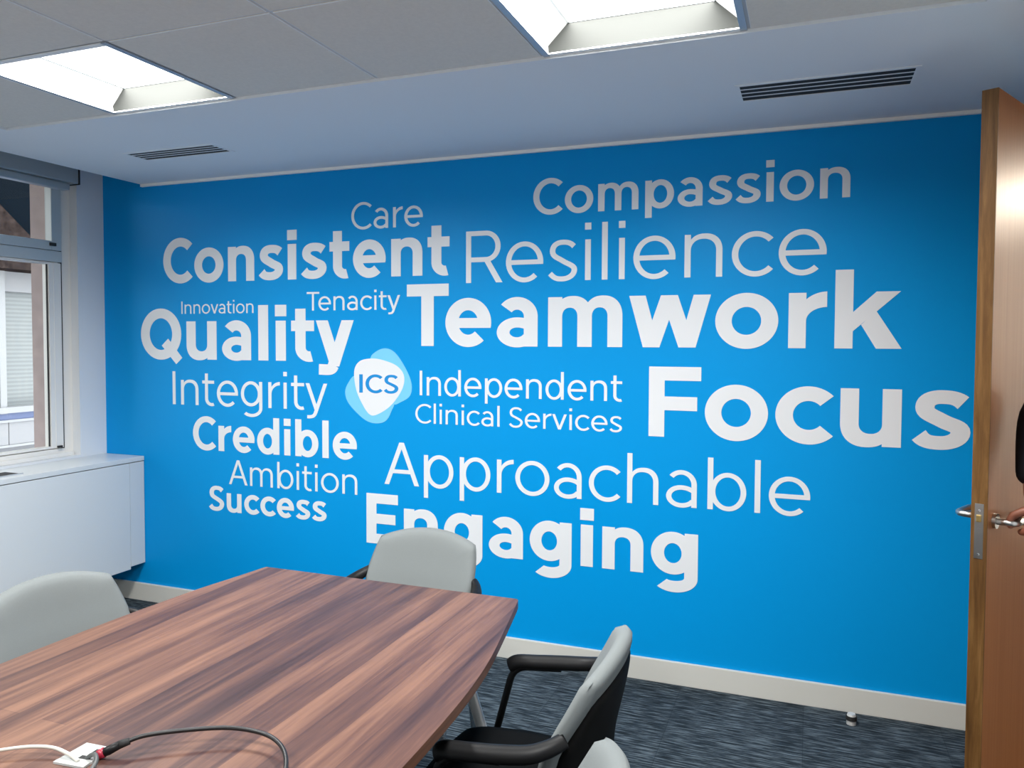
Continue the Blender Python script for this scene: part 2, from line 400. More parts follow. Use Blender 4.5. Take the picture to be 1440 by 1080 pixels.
# ------------------------------------------------------------------ window, blind, radiator cover
XF = XL-.055       # room face of the window frame
wd = tag(empty('window_1', (XF, 0, 0)), kind='structure')
wm = MB()
def bar(mb, y0, z0, y1, z1, dx=0, th=.05): mb.box(-th+dx, y0, z0, dx, y1, z1, bevel=.004)
fr = MB()
bar(fr, 3.196, WZ0, WY1, WZ1, 0, .09); bar(fr, WY0, WZ0, WY0+.05, WZ1, 0, .09)
bar(fr, WY0+.05, WZ0, 3.196, WZ0+.045, 0, .09); bar(fr, WY0+.05, WZ1-.05, 3.196, WZ1, 0, .09)
fr.build('window_frame', M['alu_light'], wd)
tb = MB(); bar(tb, WY0+.05, 1.935, 3.19, 1.995, .012, .10); tb.build('transom', M['alu'], wd)
for k, (y0, y1) in enumerate(((WY0+.06, 1.20), (1.26, 3.186))):
    s1 = MB(); z0, z1 = WZ0+.05, 1.93; a = .075
    bar(s1, y0, z0, y0+a, z1, .006); bar(s1, y1-a, z0, y1, z1, .006); bar(s1, y0+a, z0, y1-a, z0+.012, .006); bar(s1, y0+a, z1-.01, y1-a, z1, .006)
    s1.box(-.04, y1-a+.028, z0, .0085, y1-a+.034, z1)
    so = s1.build('lower_sash', M['alu_light'], wd)
    MB().box(-.016, y0+a, z0+.012, -.012, y1-a, z1-.01).build('pane', M['glass'], so)
    MB().box(-.0118, y1-a-.005, z0+.012, -.004, y1-a, z1-.01).build('gasket', M['gasket'], so)
    s2 = MB(); z0, z1 = 1.998, WZ1-.055
    bar(s2, y0, z0, y0+.06, z1, .014); bar(s2, y1-.06, z0, y1, z1, .014); bar(s2, y0+.06, z0, y1-.06, z0+.05, .014); bar(s2, y0+.06, z1-.03, y1-.06, z1, .014)
    so = s2.build('upper_sash', M['alu'], wd)
    MB().box(-.030, y0+.06, z0+.05, -.026, y1-.06, z1-.03).build('pane', M['glass'], so)
    MB().box(.014, y1-.075, z0+.022, .026, y1-.04, z0+.04, bevel=.003).build('latch', M['gasket'], so)
    gk = MB(); gk.box(-.02, y1+.001, WZ0+.046, .0045, y1+.006, WZ1-.055); gk.build('gasket', M['gasket'], wd)
mu = MB(); bar(mu, 1.2, WZ0+.045, 1.26, WZ1-.05, .004, .09); mu.build('mullion', M['alu'], wd)
sill = MB(); sill.box(0.001, WY0, WZ0, .02, WY1-.012, WZ0+.022, bevel=.004); sill.build('window_sill', M['alu_light'], wd)
MB().box(.0105, 3.14, WZ0+.052, .022, 3.168, WZ0+.064, bevel=.002).build('stay', M['gasket'], wd)
t = empty('roller_blind', (XL, 1.4, 2.30)); tag(t, 'grey roller blind casing across the top of the window', 'roller blind')
MB().box(.0, -1.95, .062, .085, 1.795, .155, bevel=.006).build('cassette', M['cassette'], t)
MB().box(.01, -1.94, .022, .062, 1.76, .06, bevel=.008).build('bottom_rail', M['cassette'], t)
MB().box(.0, 1.796, .058, .088, 1.804, .158, bevel=.003).build('end_cap', M['gasket'], t)

t = empty('radiator_cover', (XL+.003, 1.2, 0)); tag(t, 'long white boxed radiator cover under the window', 'radiator cover')
X1 = -3.57-XL-.003
tp = MB(); tp.box(0.0, YF-1.197, .815, X1, D-1.203, .840, bevel=.002)
top = tp.build('top_board', M['satin'], t)
MB().box(.03, YF-1.197, .24, X1-.025, D-1.203, .812).build('carcass', M['satin'], t)
MB().box(X1-.02, YF-1.197, .208, X1-.001, 3.322-1.2, .8105, bevel=.0015).build('front_panel', M['satin'], t)
MB().box(X1-.02, 3.325-1.2, .222, X1-.002, D-1.203, .8105, bevel=.0015).build('filler_panel', M['satin'], t)
g = MB(); g.box(.10, -.9, .8395, .215, 1.53, .8415); g.build('grille', M['gap'], t)
g = MB(); g.box(.215, -.9, .84, .223, 1.535, .8445); g.build('grille_edge', M['lamp_frame'], t)

# ------------------------------------------------------------------ what stands outside the window
bd = empty('office_building', (-9, 6.5, -3)); tag(bd, 'white panelled office building seen through the window', 'building')
def fb(name, y0, z0, y1, z1, d0, d1, m, parent=bd): return MB().box(d0, y0-6.5, z0+3, d1, y1-6.5, z1+3).build(name, m, parent)
YA, YB = -2, 14
fb('wall', YA, -3, YB, .06, -.5, -.06, M['panel_b'])
fb('wall', YA, .06, YB, 2.33, -.5, -.2, M['panel_w'])
y = 6.53-1.9*4
ys = []
while y < 13: ys.append(y); y += 1.9
for y in ys:
    wf = fb('window', y-.04, .62, y+.04, 2.33, -.2, .02, M['frame_w'])
    fb('pane', y+.04, .66, y+1.86, 2.1, -.19, -.16, M['slats'], wf)
fb('head_panel', YA, 2.09, YB, 2.33, -.2, -.03, M['panel_w'])
fb('sill_band', YA, .63, YB, .70, -.2, .06, M['frame_w'])
fb('blue_band', YA, .545, YB, .63, -.2, 0, M['panel_b'])
fb('ledge', YA, .515, YB, .545, -.2, .03, M['frame_w'])
for y in ys:
    fb('spandrel_panel', y+.065, .245, y+1.955, .513, -.2, .01, M['panel_w'])
fb('lower_ledge', YA, .215, YB, .243, -.2, .03, M['frame_w'])
fb('eaves', YA, 2.33, YB, 2.52, -.5, .35, M['stone'])
# stone gable with a sloping top beside the dark canopy
gb = MB()
pts = [(3, 2.53), (6.72, 2.53), (6.66, 2.70), (6.575, 2.767), (6.25, 3.045), (5.25, 3.9), (3, 3.9)]
bm = gb.bm; a = [bm.verts.new((-8.6, p, q)) for p, q in pts]; b = [bm.verts.new((-8.75, p, q)) for p, q in pts]
bm.faces.new(a); bm.faces.new(b[::-1])
for i in range(len(pts)): bm.faces.new((a[i], a[(i+1) % len(pts)], b[(i+1) % len(pts)], b[i]))
gb.build('stone_gable', M['stone'], bd).location = (9, -6.5, 3)
MB().box(-9.4, 0, 2.53, -8.77, 14, 3.95).build('dark_canopy', M['dark_board'], bd).location = (9, -6.5, 3)
tag(MB().box(-4.205, 3.235, -3, -4.085, 3.6, 6).box(-4.0849, 3.235, -3, -4.008, 3.2515, 6).build('concrete_fin', M['fin']), 'taupe concrete fin just outside the right end of the window', 'column')
ov = MB().box(-5.1, -2, 2.62, -4.09, 3.23, 2.75).build('shading_slab', M['dark_board']); tag(ov, 'dark added balcony slab above the outside of the window', 'shading')  # slab added as a dark backing behind the upper panes
struct(MB().box(-30, -20, -3.2, XW-.01, 30, -3).build('ground', M['ground']))

# ------------------------------------------------------------------ lettering on the blue wall
WT = {'L': (.106, .092, .745), 'K': (.118, .102, .745), 'M': (.182, .150, .745), 'D': (.212, .178, .75), 'B': (.226, .196, .752)}
ASC = 1.05; OV = .014
def glyph_set(wk):
    s, t, X = WT[wk]; b = (s-.106)/.12         # 0 light .. 1 bold
    mixv = lambda a, c: a+(c-a)*b
    G = {}
    def R(x0, y0, x1, y1): return [[(x0, y0), (x1, y0), (x1, y1), (x0, y1)]]
    def P(*p): return [list(p)]
    def ring(cx, cyy, rx, ry, a0=0, a1=360, sw=s, sh=t, sup=2.0, n=None):
        n = n or max(4, int(abs(a1-a0)/5)); out = []
        def pt(a, q, w_):
            a = math.radians(a); c, d = math.cos(a), math.sin(a); e = 2/sup
            return (cx+q*abs(c)**e*(1 if c >= 0 else -1), cyy+w_*abs(d)**e*(1 if d >= 0 else -1))
        for k in range(n):
            u, v = a0+(a1-a0)*k/n, a0+(a1-a0)*(k+1)/n
            out.append([pt(u, rx, ry), pt(v, rx, ry), pt(v, rx-sw, ry-sh), pt(u, rx-sw, ry-sh)])
        return out
    def stroke(pts, sw=s, sh=t):
        V = [Vector(p) for p in pts]; O = []
        for i, p in enumerate(V):
            d = (V[min(i+1, len(V)-1)]-V[max(i-1, 0)]).normalized(); nx, ny = -d.y, d.x
            hw = math.hypot(sw/2*nx, sh/2*ny); O.append(((p.x+nx*hw, p.y+ny*hw), (p.x-nx*hw, p.y-ny*hw)))
        return [[O[i][0], O[i+1][0], O[i+1][1], O[i][1]] for i in range(len(O)-1)]
    def bez(p0, p1, p2, p3, n=10):
        return [tuple(((1-u)**3*p0[i]+3*u*(1-u)**2*p1[i]+3*u*u*(1-u)*p2[i]+u**3*p3[i]) for i in (0, 1)) for u in (k/n for k in range(n+1))]
    sb, rb, db = mixv(.105, .085), mixv(.052, .048), mixv(.02, .015)
    ro = X/2+OV
    def put(ch, polys, w_, l=sb, r=sb): G[ch] = (polys, w_, l, r)
    # round lower case
    wo = mixv(.78, .85); put('o', ring(wo/2, X/2, wo/2, ro), wo, rb, rb)
    wc = mixv(.69, .72); cx = wo/2; put('c', ring(cx, X/2, wo/2, ro, 43, 317), wc, rb, db)
    we = mixv(.75, .80); bh = mixv(t*.96, t*.80); yb = X/2-bh*.55
    a0 = math.degrees(math.asin((yb-X/2)/ro))
    put('e', ring(we/2, X/2, we/2, ro, a0, 313)+R(s*.5, yb, we*.972, yb+bh), we, rb, rb)
    wb_ = mixv(.74, .80)
    bowl = lambda cx_: ring(cx_, X/2, wb_*.47, ro)
    put('d', bowl(wb_*.47)+R(wb_-s, 0, wb_, ASC), wb_, rb, sb)
    put('b', bowl(wb_*.53)+R(0, 0, s, ASC), wb_, sb, rb)
    put('p', bowl(wb_*.53)+R(0, -.25, s, X), wb_, sb, rb)
    yg = .06
    put('g', ring(wb_*.47, X/2+.02, wb_*.47, ro-.02)+R(wb_-s, -.02, wb_, X)+ring(wb_/2, -.02, wb_/2, .262, 0, -136), wb_, rb, sb)
    # a
    wa = mixv(.61, .68); ra = X*.40; th_ = mixv(t, t*.80)
    put('a', R(wa-s, 0, wa, X-ra+.02)+ring(wa*.5, X+OV-ra, wa*.5, ra, 0, 142, s, t)+ring(wa*.5, X*.30-OV*.5, wa*.5, X*.30+OV*.5, 90, 270, mixv(s, s*.95), th_)
        + ring(wa*.5, X*.30-OV*.5, wa*.5, X*.30+OV*.5, 270, 335, s, th_)+ring(wa*.5, X*.30-OV*.5, wa*.58, X*.30+OV*.5, 35, 90, s, th_), wa, rb, sb)
    # arches
    wn = mixv(.645, .735); rn = mixv(.30, .31)
    def taper(o_, i_, a0, a1, sup=2.25, n=30):
        # strip between two ellipse arcs (cx, cy, rx, ry) that need not share a centre
        def pt(e_, a):
            a = math.radians(a); c, d = math.cos(a), math.sin(a); p_ = 2/sup
            return (e_[0]+e_[2]*abs(c)**p_*(1 if c >= 0 else -1), e_[1]+e_[3]*abs(d)**p_)
        A = [a0+(a1-a0)*k/n for k in range(n+1)]
        return [[pt(o_, u), pt(o_, v), pt(i_, v), pt(i_, u)] for u, v in zip(A, A[1:])]
    def arch(x0, x1):      # from inside the stem that starts at x0 to the stem that ends at x1
        c_y = X+OV-rn; l_ = x0+s*.45; th = mixv(t, t*.90)
        return taper(((l_+x1)/2, c_y, (x1-l_)/2, rn), ((x0+x1)/2, c_y, (x1-x0)/2-s, rn-th), 0, 180)
    put('n', R(0, 0, s, X)+R(wn-s, 0, wn, X+OV-rn+.005)+arch(0, wn), wn)
    put('h', R(0, 0, s, ASC)+R(wn-s, 0, wn, X+OV-rn+.005)+arch(0, wn), wn)
    wm_ = mixv(1.08, 1.16); h_ = (wm_+s)/2
    put('m', R(0, 0, s, X)+R(h_-s, 0, h_, X+OV-rn+.005)+R(wm_-s, 0, wm_, X+OV-rn+.005)+arch(0, h_)+arch(h_-s, wm_), wm_)
    G['u'] = ([[(wn-x, X-y) for x, y in q] for q in G['n'][0]], wn, sb, sb)
    wr_ = mixv(.39, .49); cx_ = wr_+.02; ar = mixv(.36, .40)
    put('r', R(0, 0, s, X)+[[(min(x, wr_), y) for x, y in q] for q in taper((cx_, X+OV-ar, cx_-s*.45, ar), (cx_, X+OV-ar, cx_-s, ar-t*1.06), 80, 180, 2.1)], wr_, sb, db)
    # straight
    put('i', R(0, 0, s, X)+R(-s*.06, ASC-mixv(.125, .215), s*1.06, ASC), s); put('l', R(0, 0, s, ASC), s)
    wt = mixv(.43, .50); xa = mixv(.10, .09); rt = mixv(.22, .26)
    put('t', R(xa, rt-.04, xa+s, X+mixv(.21, .22))+R(0, X-t, wt, X)+ring(xa+rt+s*.2, rt-OV, rt+s*.2, rt, 180, mixv(292, 285)), wt, db+.02, db+.03)
    d_ = s*1.12
    def diag(x0, y0, x1, y1, w_=d_): return P((x0-w_/2, y0), (x0+w_/2, y0), (x1+w_/2, y1), (x1-w_/2, y1))
    wv = mixv(.70, .80); put('v', diag(d_/2, X, wv/2, 0)+diag(wv-d_/2, X, wv/2, 0), wv, db, db)
    ww = mixv(1.05, 1.18); q = d_*.96
    put('w', diag(q/2, X, ww*.28, 0, q)+diag(ww*.5, X, ww*.28, 0, q)+diag(ww*.5, X, ww*.72, 0, q)+diag(ww-q/2, X, ww*.72, 0, q), ww, db, db)
    sl = (wv/2-d_/2)/X; xq = wv/2-sl*.06
    ys_ = -.07; x0_ = wv/2+sl*ys_
    tail = bez((x0_, ys_), (x0_-sl*.10, ys_-.10), (x0_-.09, -.25+t/2), (wv*.5-.27-s*.3, -.245+t/2))
    put('y', diag(d_/2, X, wv/2+.0, .0)+diag(wv-d_/2, X, x0_-sl*.02, ys_-.02)+stroke(tail, s*1.02, t), wv, db, db)
    wk_ = mixv(.60, .80)
    put('k', R(0, 0, s, ASC)+P((s*.9, X*.28), (s*.9, X*.28+d_*1.0), (wk_-d_*1.15, X), (wk_, X))
        + P((s+.10, X*.42), (s+.10+d_*.72, X*.42+d_*.72), (wk_+.02, 0), (wk_+.02-d_*1.22, 0)), wk_+.02, sb, db)
    def ess(W, Hh):
        o_ = OV; l, r_ = s/2, W-s/2; T = Hh+o_-t/2; B = -o_+t/2; m_ = (T+B)/2; um = (T+m_)/2+.01; lm = (B+m_)/2
        k = .56
        tx0 = W*.91-s*.12
        top_ = bez((tx0, T-(T-m_)*.24), (W*.76, T-.005*Hh), (W*.64, T), (W*.50, T))
        up = bez((W*.50, T), (W*.50-(W*.5-l-.02)*k*1.1, T), (l+.03, um+(T-um)*k), (l+.03, um))
        mid = bez((l+.03, um), (l+.03, m_+.075), (W*.34, m_+.055), (W*.52, m_-.01))
        mid2 = bez((W*.52, m_-.01), (W*.67, m_-.065), (r_, lm+.10*Hh), (r_, lm))
        lo = bez((r_, lm), (r_, lm-(lm-B)*k), (W*.5+(r_-W*.5)*k, B), (W*.48, B))
        bot = bez((W*.48, B), (W*.32, B), (W*.21, B+(m_-B)*.03), (s*.34, B+(m_-B)*.31))
        pts_ = []
        for q_ in (top_, up, mid, mid2, lo, bot): pts_ += q_ if not pts_ else q_[1:]
        return stroke(pts_, s, mixv(t, t*.88))
    wsx = mixv(.56, .66); put('s', ess(wsx, X), wsx, rb*.9, rb*.9)
    # capitals
    wS = mixv(.68, .76); put('S', ess(wS, 1.0), wS, rb, rb)
    wC = mixv(.88, .86); put('C', ring(.52, .5, .52, .5+OV, 46, 314), wC, rb, rb*.6)
    wQ = mixv(1.02, 1.03); put('Q', ring(wQ/2, .5, wQ/2, .5+OV)+P((wQ*.52, .27), (wQ*.52+s*.72, .27+s*.62), (wQ+.02, .07-.04), (wQ-.02-s*.5, -.10+.0)), wQ, rb, rb)
    put('I', R(0, 0, s, 1), s)
    put('T', R(0, 1-t, .76, 1)+R(.38-s/2, 0, .38+s/2, 1), .76, db+.01, db+.01)
    wE = mixv(.66, .71); put('E', R(0, 0, s, 1)+R(0, 1-t, wE, 1)+R(0, 0, wE, t)+R(0, .5-t/2, wE*.92, .5+t/2), wE, sb, rb)
    wF = mixv(.66, .74); put('F', R(0, 0, s, 1)+R(0, 1-t, wF, 1)+R(0, .40-t*.1, wF*.93, .40+t*.9), wF, sb, rb)
    wA = .90; ay_ = .27
    put('A', diag(d_/2, 0, wA/2, 1)+diag(wA-d_/2, 0, wA/2, 1)+R(wA*.2, ay_, wA*.8, ay_+t), wA, db, db)
    wR = .76; hb = .60; yq = 1-hb/2; rr = hb/2
    put('R', R(0, 0, s, 1)+R(s*.5, 1-t, wR-rr-.04, 1)+R(s*.5, 1-hb, wR-rr-.04, 1-hb+t)+ring(wR-rr-.04, yq, rr, rr, -90, 90)
        + P((wR*.50, 1-hb+.02), (wR*.50+s*1.2, 1-hb+.02), (wR+.0, 0), (wR-s*1.25, 0)), wR, sb, db)
    return G
KERN = {('T', 'e'): -.13, ('r', 'k'): 0, ('v', 'a'): -.03, ('t', 'y'): -.02, ('r', 'o'): -.03, ('A', 'p'): 0, ('F', 'o'): -.04}
_g = {}
def text_polys(txt, wk):
    G = _g.setdefault(wk, glyph_set(wk)); x = 0; out = []; first = True; prev = None
    for ch in txt:
        if ch == ' ': x += .33; prev = None; continue
        polys, w_, l, r = G[ch]
        if not first: x += l+KERN.get((prev, ch), 0)
        first = False; prev = ch
        out += [[(px+x, py) for px, py in q] for q in polys]
        x += w_; last = r; x += r
    return out, x-last
def flat_union(name, polys, to3d, m, parent=None, depth=.0012):
    """union of overlapping outlines as one thin vinyl sheet standing proud of the wall"""
    vs, fs = [], []
    for q in polys:
        A = sum(q[i][0]*q[(i+1) % len(q)][1]-q[(i+1) % len(q)][0]*q[i][1] for i in range(len(q)))
        if abs(A) < 1e-9: continue
        if A < 0: q = q[::-1]
        k = len(vs); vs += [Vector(p) for p in q]; fs.append(list(range(k, k+len(q))))
    ov, oe, of, _, _, _ = delaunay_2d_cdt(vs, [], fs, 0, 1e-5)
    bm = bmesh.new(); bv = [bm.verts.new(to3d(v.x, v.y, 0)) for v in ov]
    hulls = [(min(p[0] for p in q), max(p[0] for p in q), min(p[1] for p in q), max(p[1] for p in q), [vs[i] for i in f]) for f in fs for q in [[vs[i] for i in f]]]
    def inside(x, y):
        for a, b, c, d, q in hulls:
            if x < a or x > b or y < c or y > d: continue
            hit = False; j = len(q)-1
            for i in range(len(q)):
                if (q[i].y > y) != (q[j].y > y) and x < (q[j].x-q[i].x)*(y-q[i].y)/(q[j].y-q[i].y)+q[i].x: hit = not hit
                j = i
            if hit: return True
        return False
    for f in of:
        m_ = sum((ov[i] for i in f), Vector((0, 0)))/len(f)
        if not inside(m_.x, m_.y): continue
        try: bm.faces.new([bv[i] for i in f])
        except ValueError: pass
    bmesh.ops.delete(bm, geom=[v for v in bm.verts if not v.link_faces], context='VERTS')
    bmesh.ops.recalc_face_normals(bm, faces=bm.faces[:])
    if sum(f.normal.y*f.calc_area() for f in bm.faces) > 0:
        bmesh.ops.reverse_faces(bm, faces=bm.faces[:])
    be = [e for e in bm.edges if len(e.link_faces) == 1]
    r = bmesh.ops.extrude_edge_only(bm, edges=be)
    for g_ in r['geom']:
        if isinstance(g_, bmesh.types.BMVert): g_.co.y += depth
    me = bpy.data.meshes.new(name); bm.to_mesh(me); bm.free()
    return link(name, me, m, parent)
YV = D-.0014
def word(txt, wk, x0, x1, z, cap, parent=None, m=None, name='wall_lettering', y=YV, depth=.0012, origin=(0, 0, 0)):
    polys, W = text_polys(txt, wk); k = (x1-x0)/W
    ox = origin
    return flat_union(name, polys, lambda px, py, d: (x0+px*k-ox[0], y-ox[1], z+py*cap-ox[2]), m or M['letter'], parent, depth)
WORDS = [
 ('Compassion', 'M', -1.205, .140, 2.089, .1624, 'medium white word "Compassion", topmost word on the blue wall'),
 ('Care', 'K', -2.181, -1.776, 2.068, .1336, 'thin white word "Care" above "Consistent" on the blue wall'),
 ('Resilience', 'L', -1.544, .057, 1.784, .2449, 'large thin white word "Resilience" on the blue wall below "Compassion"'),
 ('Consistent', 'B', -3.412, -1.632, 1.826, .2463, 'bold white word "Consistent" on the upper left of the blue wall'),
 ('Tenacity', 'K', -2.452, -1.902, 1.662, .0961, 'thin white word "Tenacity" between "Consistent" and the "y" of "Quality"'),
 ('Innovation', 'K', -3.286, -2.793, 1.653, .0686, 'smallest thin white word "Innovation" just above "Quality"'),
 ('Teamwork', 'B', -1.864, .338, 1.482, .3021, 'very large bold white word "Teamwork" across the middle of the blue wall'),
 ('Quality', 'B', -3.583, -2.169, 1.399, .2816, 'bold white word "Quality" at the left of the blue wall'),
 ('Integrity', 'L', -3.355, -2.329, 1.145, .1860, 'thin white word "Integrity" below "Quality" on the blue wall'),
 ('Focus', 'B', -.660, .583, 1.090, .3077, 'very large bold white word "Focus" beside the open door'),
 ('Credible', 'D', -3.213, -2.153, .897, .1859, 'bold white word "Credible" below "Integrity" on the blue wall'),
 ('Ambition', 'L', -2.966, -2.151, .718, .1343, 'thin white word "Ambition" between "Credible" and "Success"'),
 ('Success', 'D', -3.105, -2.337, .563, .1384, 'bold white word "Success", lowest word at the left of the blue wall'),
 ('Approachable', 'L', -1.992, .012, .786, .2131, 'large thin white word "Approachable" above "Engaging" on the blue wall'),
 ('Engaging', 'B', -2.097, -.439, .478, .2548, 'bold white word "Engaging" low on the blue wall, partly behind a chair'),
]
for txt, wk, x0, x1, z, cap, lab in WORDS:
    tag(word(txt, wk, x0, x1, z, cap), lab, 'wall lettering', 'white words on the blue wall')
t = empty('company_name_lettering', (-1.3, D, 1.1)); tag(t, 'thin white two line company name right of the round emblem on the blue wall', 'wall lettering')
word('Independent', 'K', -1.793, -.780, 1.239, .1213, t, name='upper_line', origin=(-1.3, D, 1.1))
word('Clinical Services', 'K', -1.817, -.779, 1.101, .0944, t, name='lower_line', origin=(-1.3, D, 1.1))
t = empty('wall_emblem', (-2.02, D, 1.27)); tag(t, 'round white emblem with two pale blue petals on the blue wall', 'emblem')
org = (-2.02, D, 1.27)
def blob(name, pts, m, y, depth):
    q = [(v.x, v.y) for v in cr([(a, b, 0) for a, b in pts], 6, True)]
    return flat_union(name, [q], lambda px, py, d: (px-org[0], y-org[1], py-org[2]), m, t, depth)
blob('petal', [(-2.072, 1.417), (-2.04, 1.452), (-1.99, 1.469), (-1.941, 1.455), (-1.898, 1.41), (-1.855, 1.34), (-1.837, 1.282), (-1.849, 1.233), (-1.898, 1.202), (-1.947, 1.192), (-2.009, 1.267), (-2.053, 1.342)], M['petal'], D-.0008, .0006)
blob('petal', [(-2.164, 1.329), (-2.2, 1.295), (-2.221, 1.248), (-2.207, 1.195), (-2.155, 1.141), (-2.092, 1.099), (-2.029, 1.09), (-1.979, 1.109), (-1.95, 1.159), (-1.941, 1.198), (-2.02, 1.24), (-2.097, 1.319)], M['petal'], D-.0010, .0008)
blob('white_disc', [(-2.167, 1.351), (-2.135, 1.402), (-2.065, 1.417), (-1.997, 1.409), (-1.923, 1.383), (-1.883, 1.34), (-1.883, 1.286), (-1.917, 1.225), (-1.972, 1.169), (-2.041, 1.132), (-2.079, 1.135), (-2.117, 1.181), (-2.155, 1.257)], M['letter'], D-.0016, .0014)
word('ICS', 'M', -2.137, -1.912, 1.243, .093, t, M['logo_blue'], 'letters', D-.0022, .0005, org)

# ------------------------------------------------------------------ meeting table
TZ = .73
tt = empty('meeting_table', (-1.24, 1.12, 0)); tag(tt, 'long barrel shaped walnut meeting table with slanted silver legs', 'table')
R_ = [(-.810, 2.172), (-.797, 2.14), (-.733, 1.83), (-.706, 1.676), (-.688, 1.507), (-.678, 1.29), (-.676, 1.12)]
L_ = [(-1.726, 2.174), (-1.742, 2.05), (-1.766, 1.89), (-1.781, 1.70), (-1.787, 1.55), (-1.789, 1.40), (-1.790, 1.12)]
rc = [(v.x, v.y) for v in cr([(a, b, 0) for a, b in R_], 4)]; lc = [(v.x, v.y) for v in cr([(a, b, 0) for a, b in L_], 4)]
mir = lambda p: (p[0], 2.24-p[1])
outline = lc[::-1]+[mir(p) for p in lc[1:]][::1][::-1][::-1]
# go round: far left -> near left -> near right -> far right
poly = lc+[mir(p) for p in lc[::-1][1:]]+[mir(p) for p in rc[:-1]]+rc[::-1]
poly = [(x+1.24, y-1.12) for x, y in poly]
tm = MB(); tm.prism(poly, TZ-.025, TZ)
for f in tm.bm.faces: f.material_index = 0 if abs(f.calc_center_median().z-TZ) < 1e-4 else 1
te = [e for e in tm.bm.edges if all(abs(v.co.z-TZ) < 1e-5 for v in e.verts)]
bmesh.ops.bevel(tm.bm, geom=te, offset=.002, segments=2, affect='EDGES')
tm.build('tabletop', [M['table'], M['edge']], tt)
for sx, sy in ((1, 1), (-1, 1), (-1, -1), (1, -1)):
    MB().tube([(sx*.303, sy*.86, TZ-.03), (sx*.515, sy*.90, .012)], [.0165, .0135], 20).build('leg', M['silver'], tt, True)
    MB().cyl((sx*.515, sy*.90), .016, 0, .014).build('foot', M['plastic'], tt, True)
ap = MB()
for sy in (1, -1): ap.box(-.33, sy*.86-.02, TZ-.06, .33, sy*.86+.02, TZ-.0255)
for sx in (1, -1): ap.box(sx*.29-.02, -.84, TZ-.06, sx*.29+.02, .84, TZ-.0255)
ap.build('underframe', M['silver'], tt)

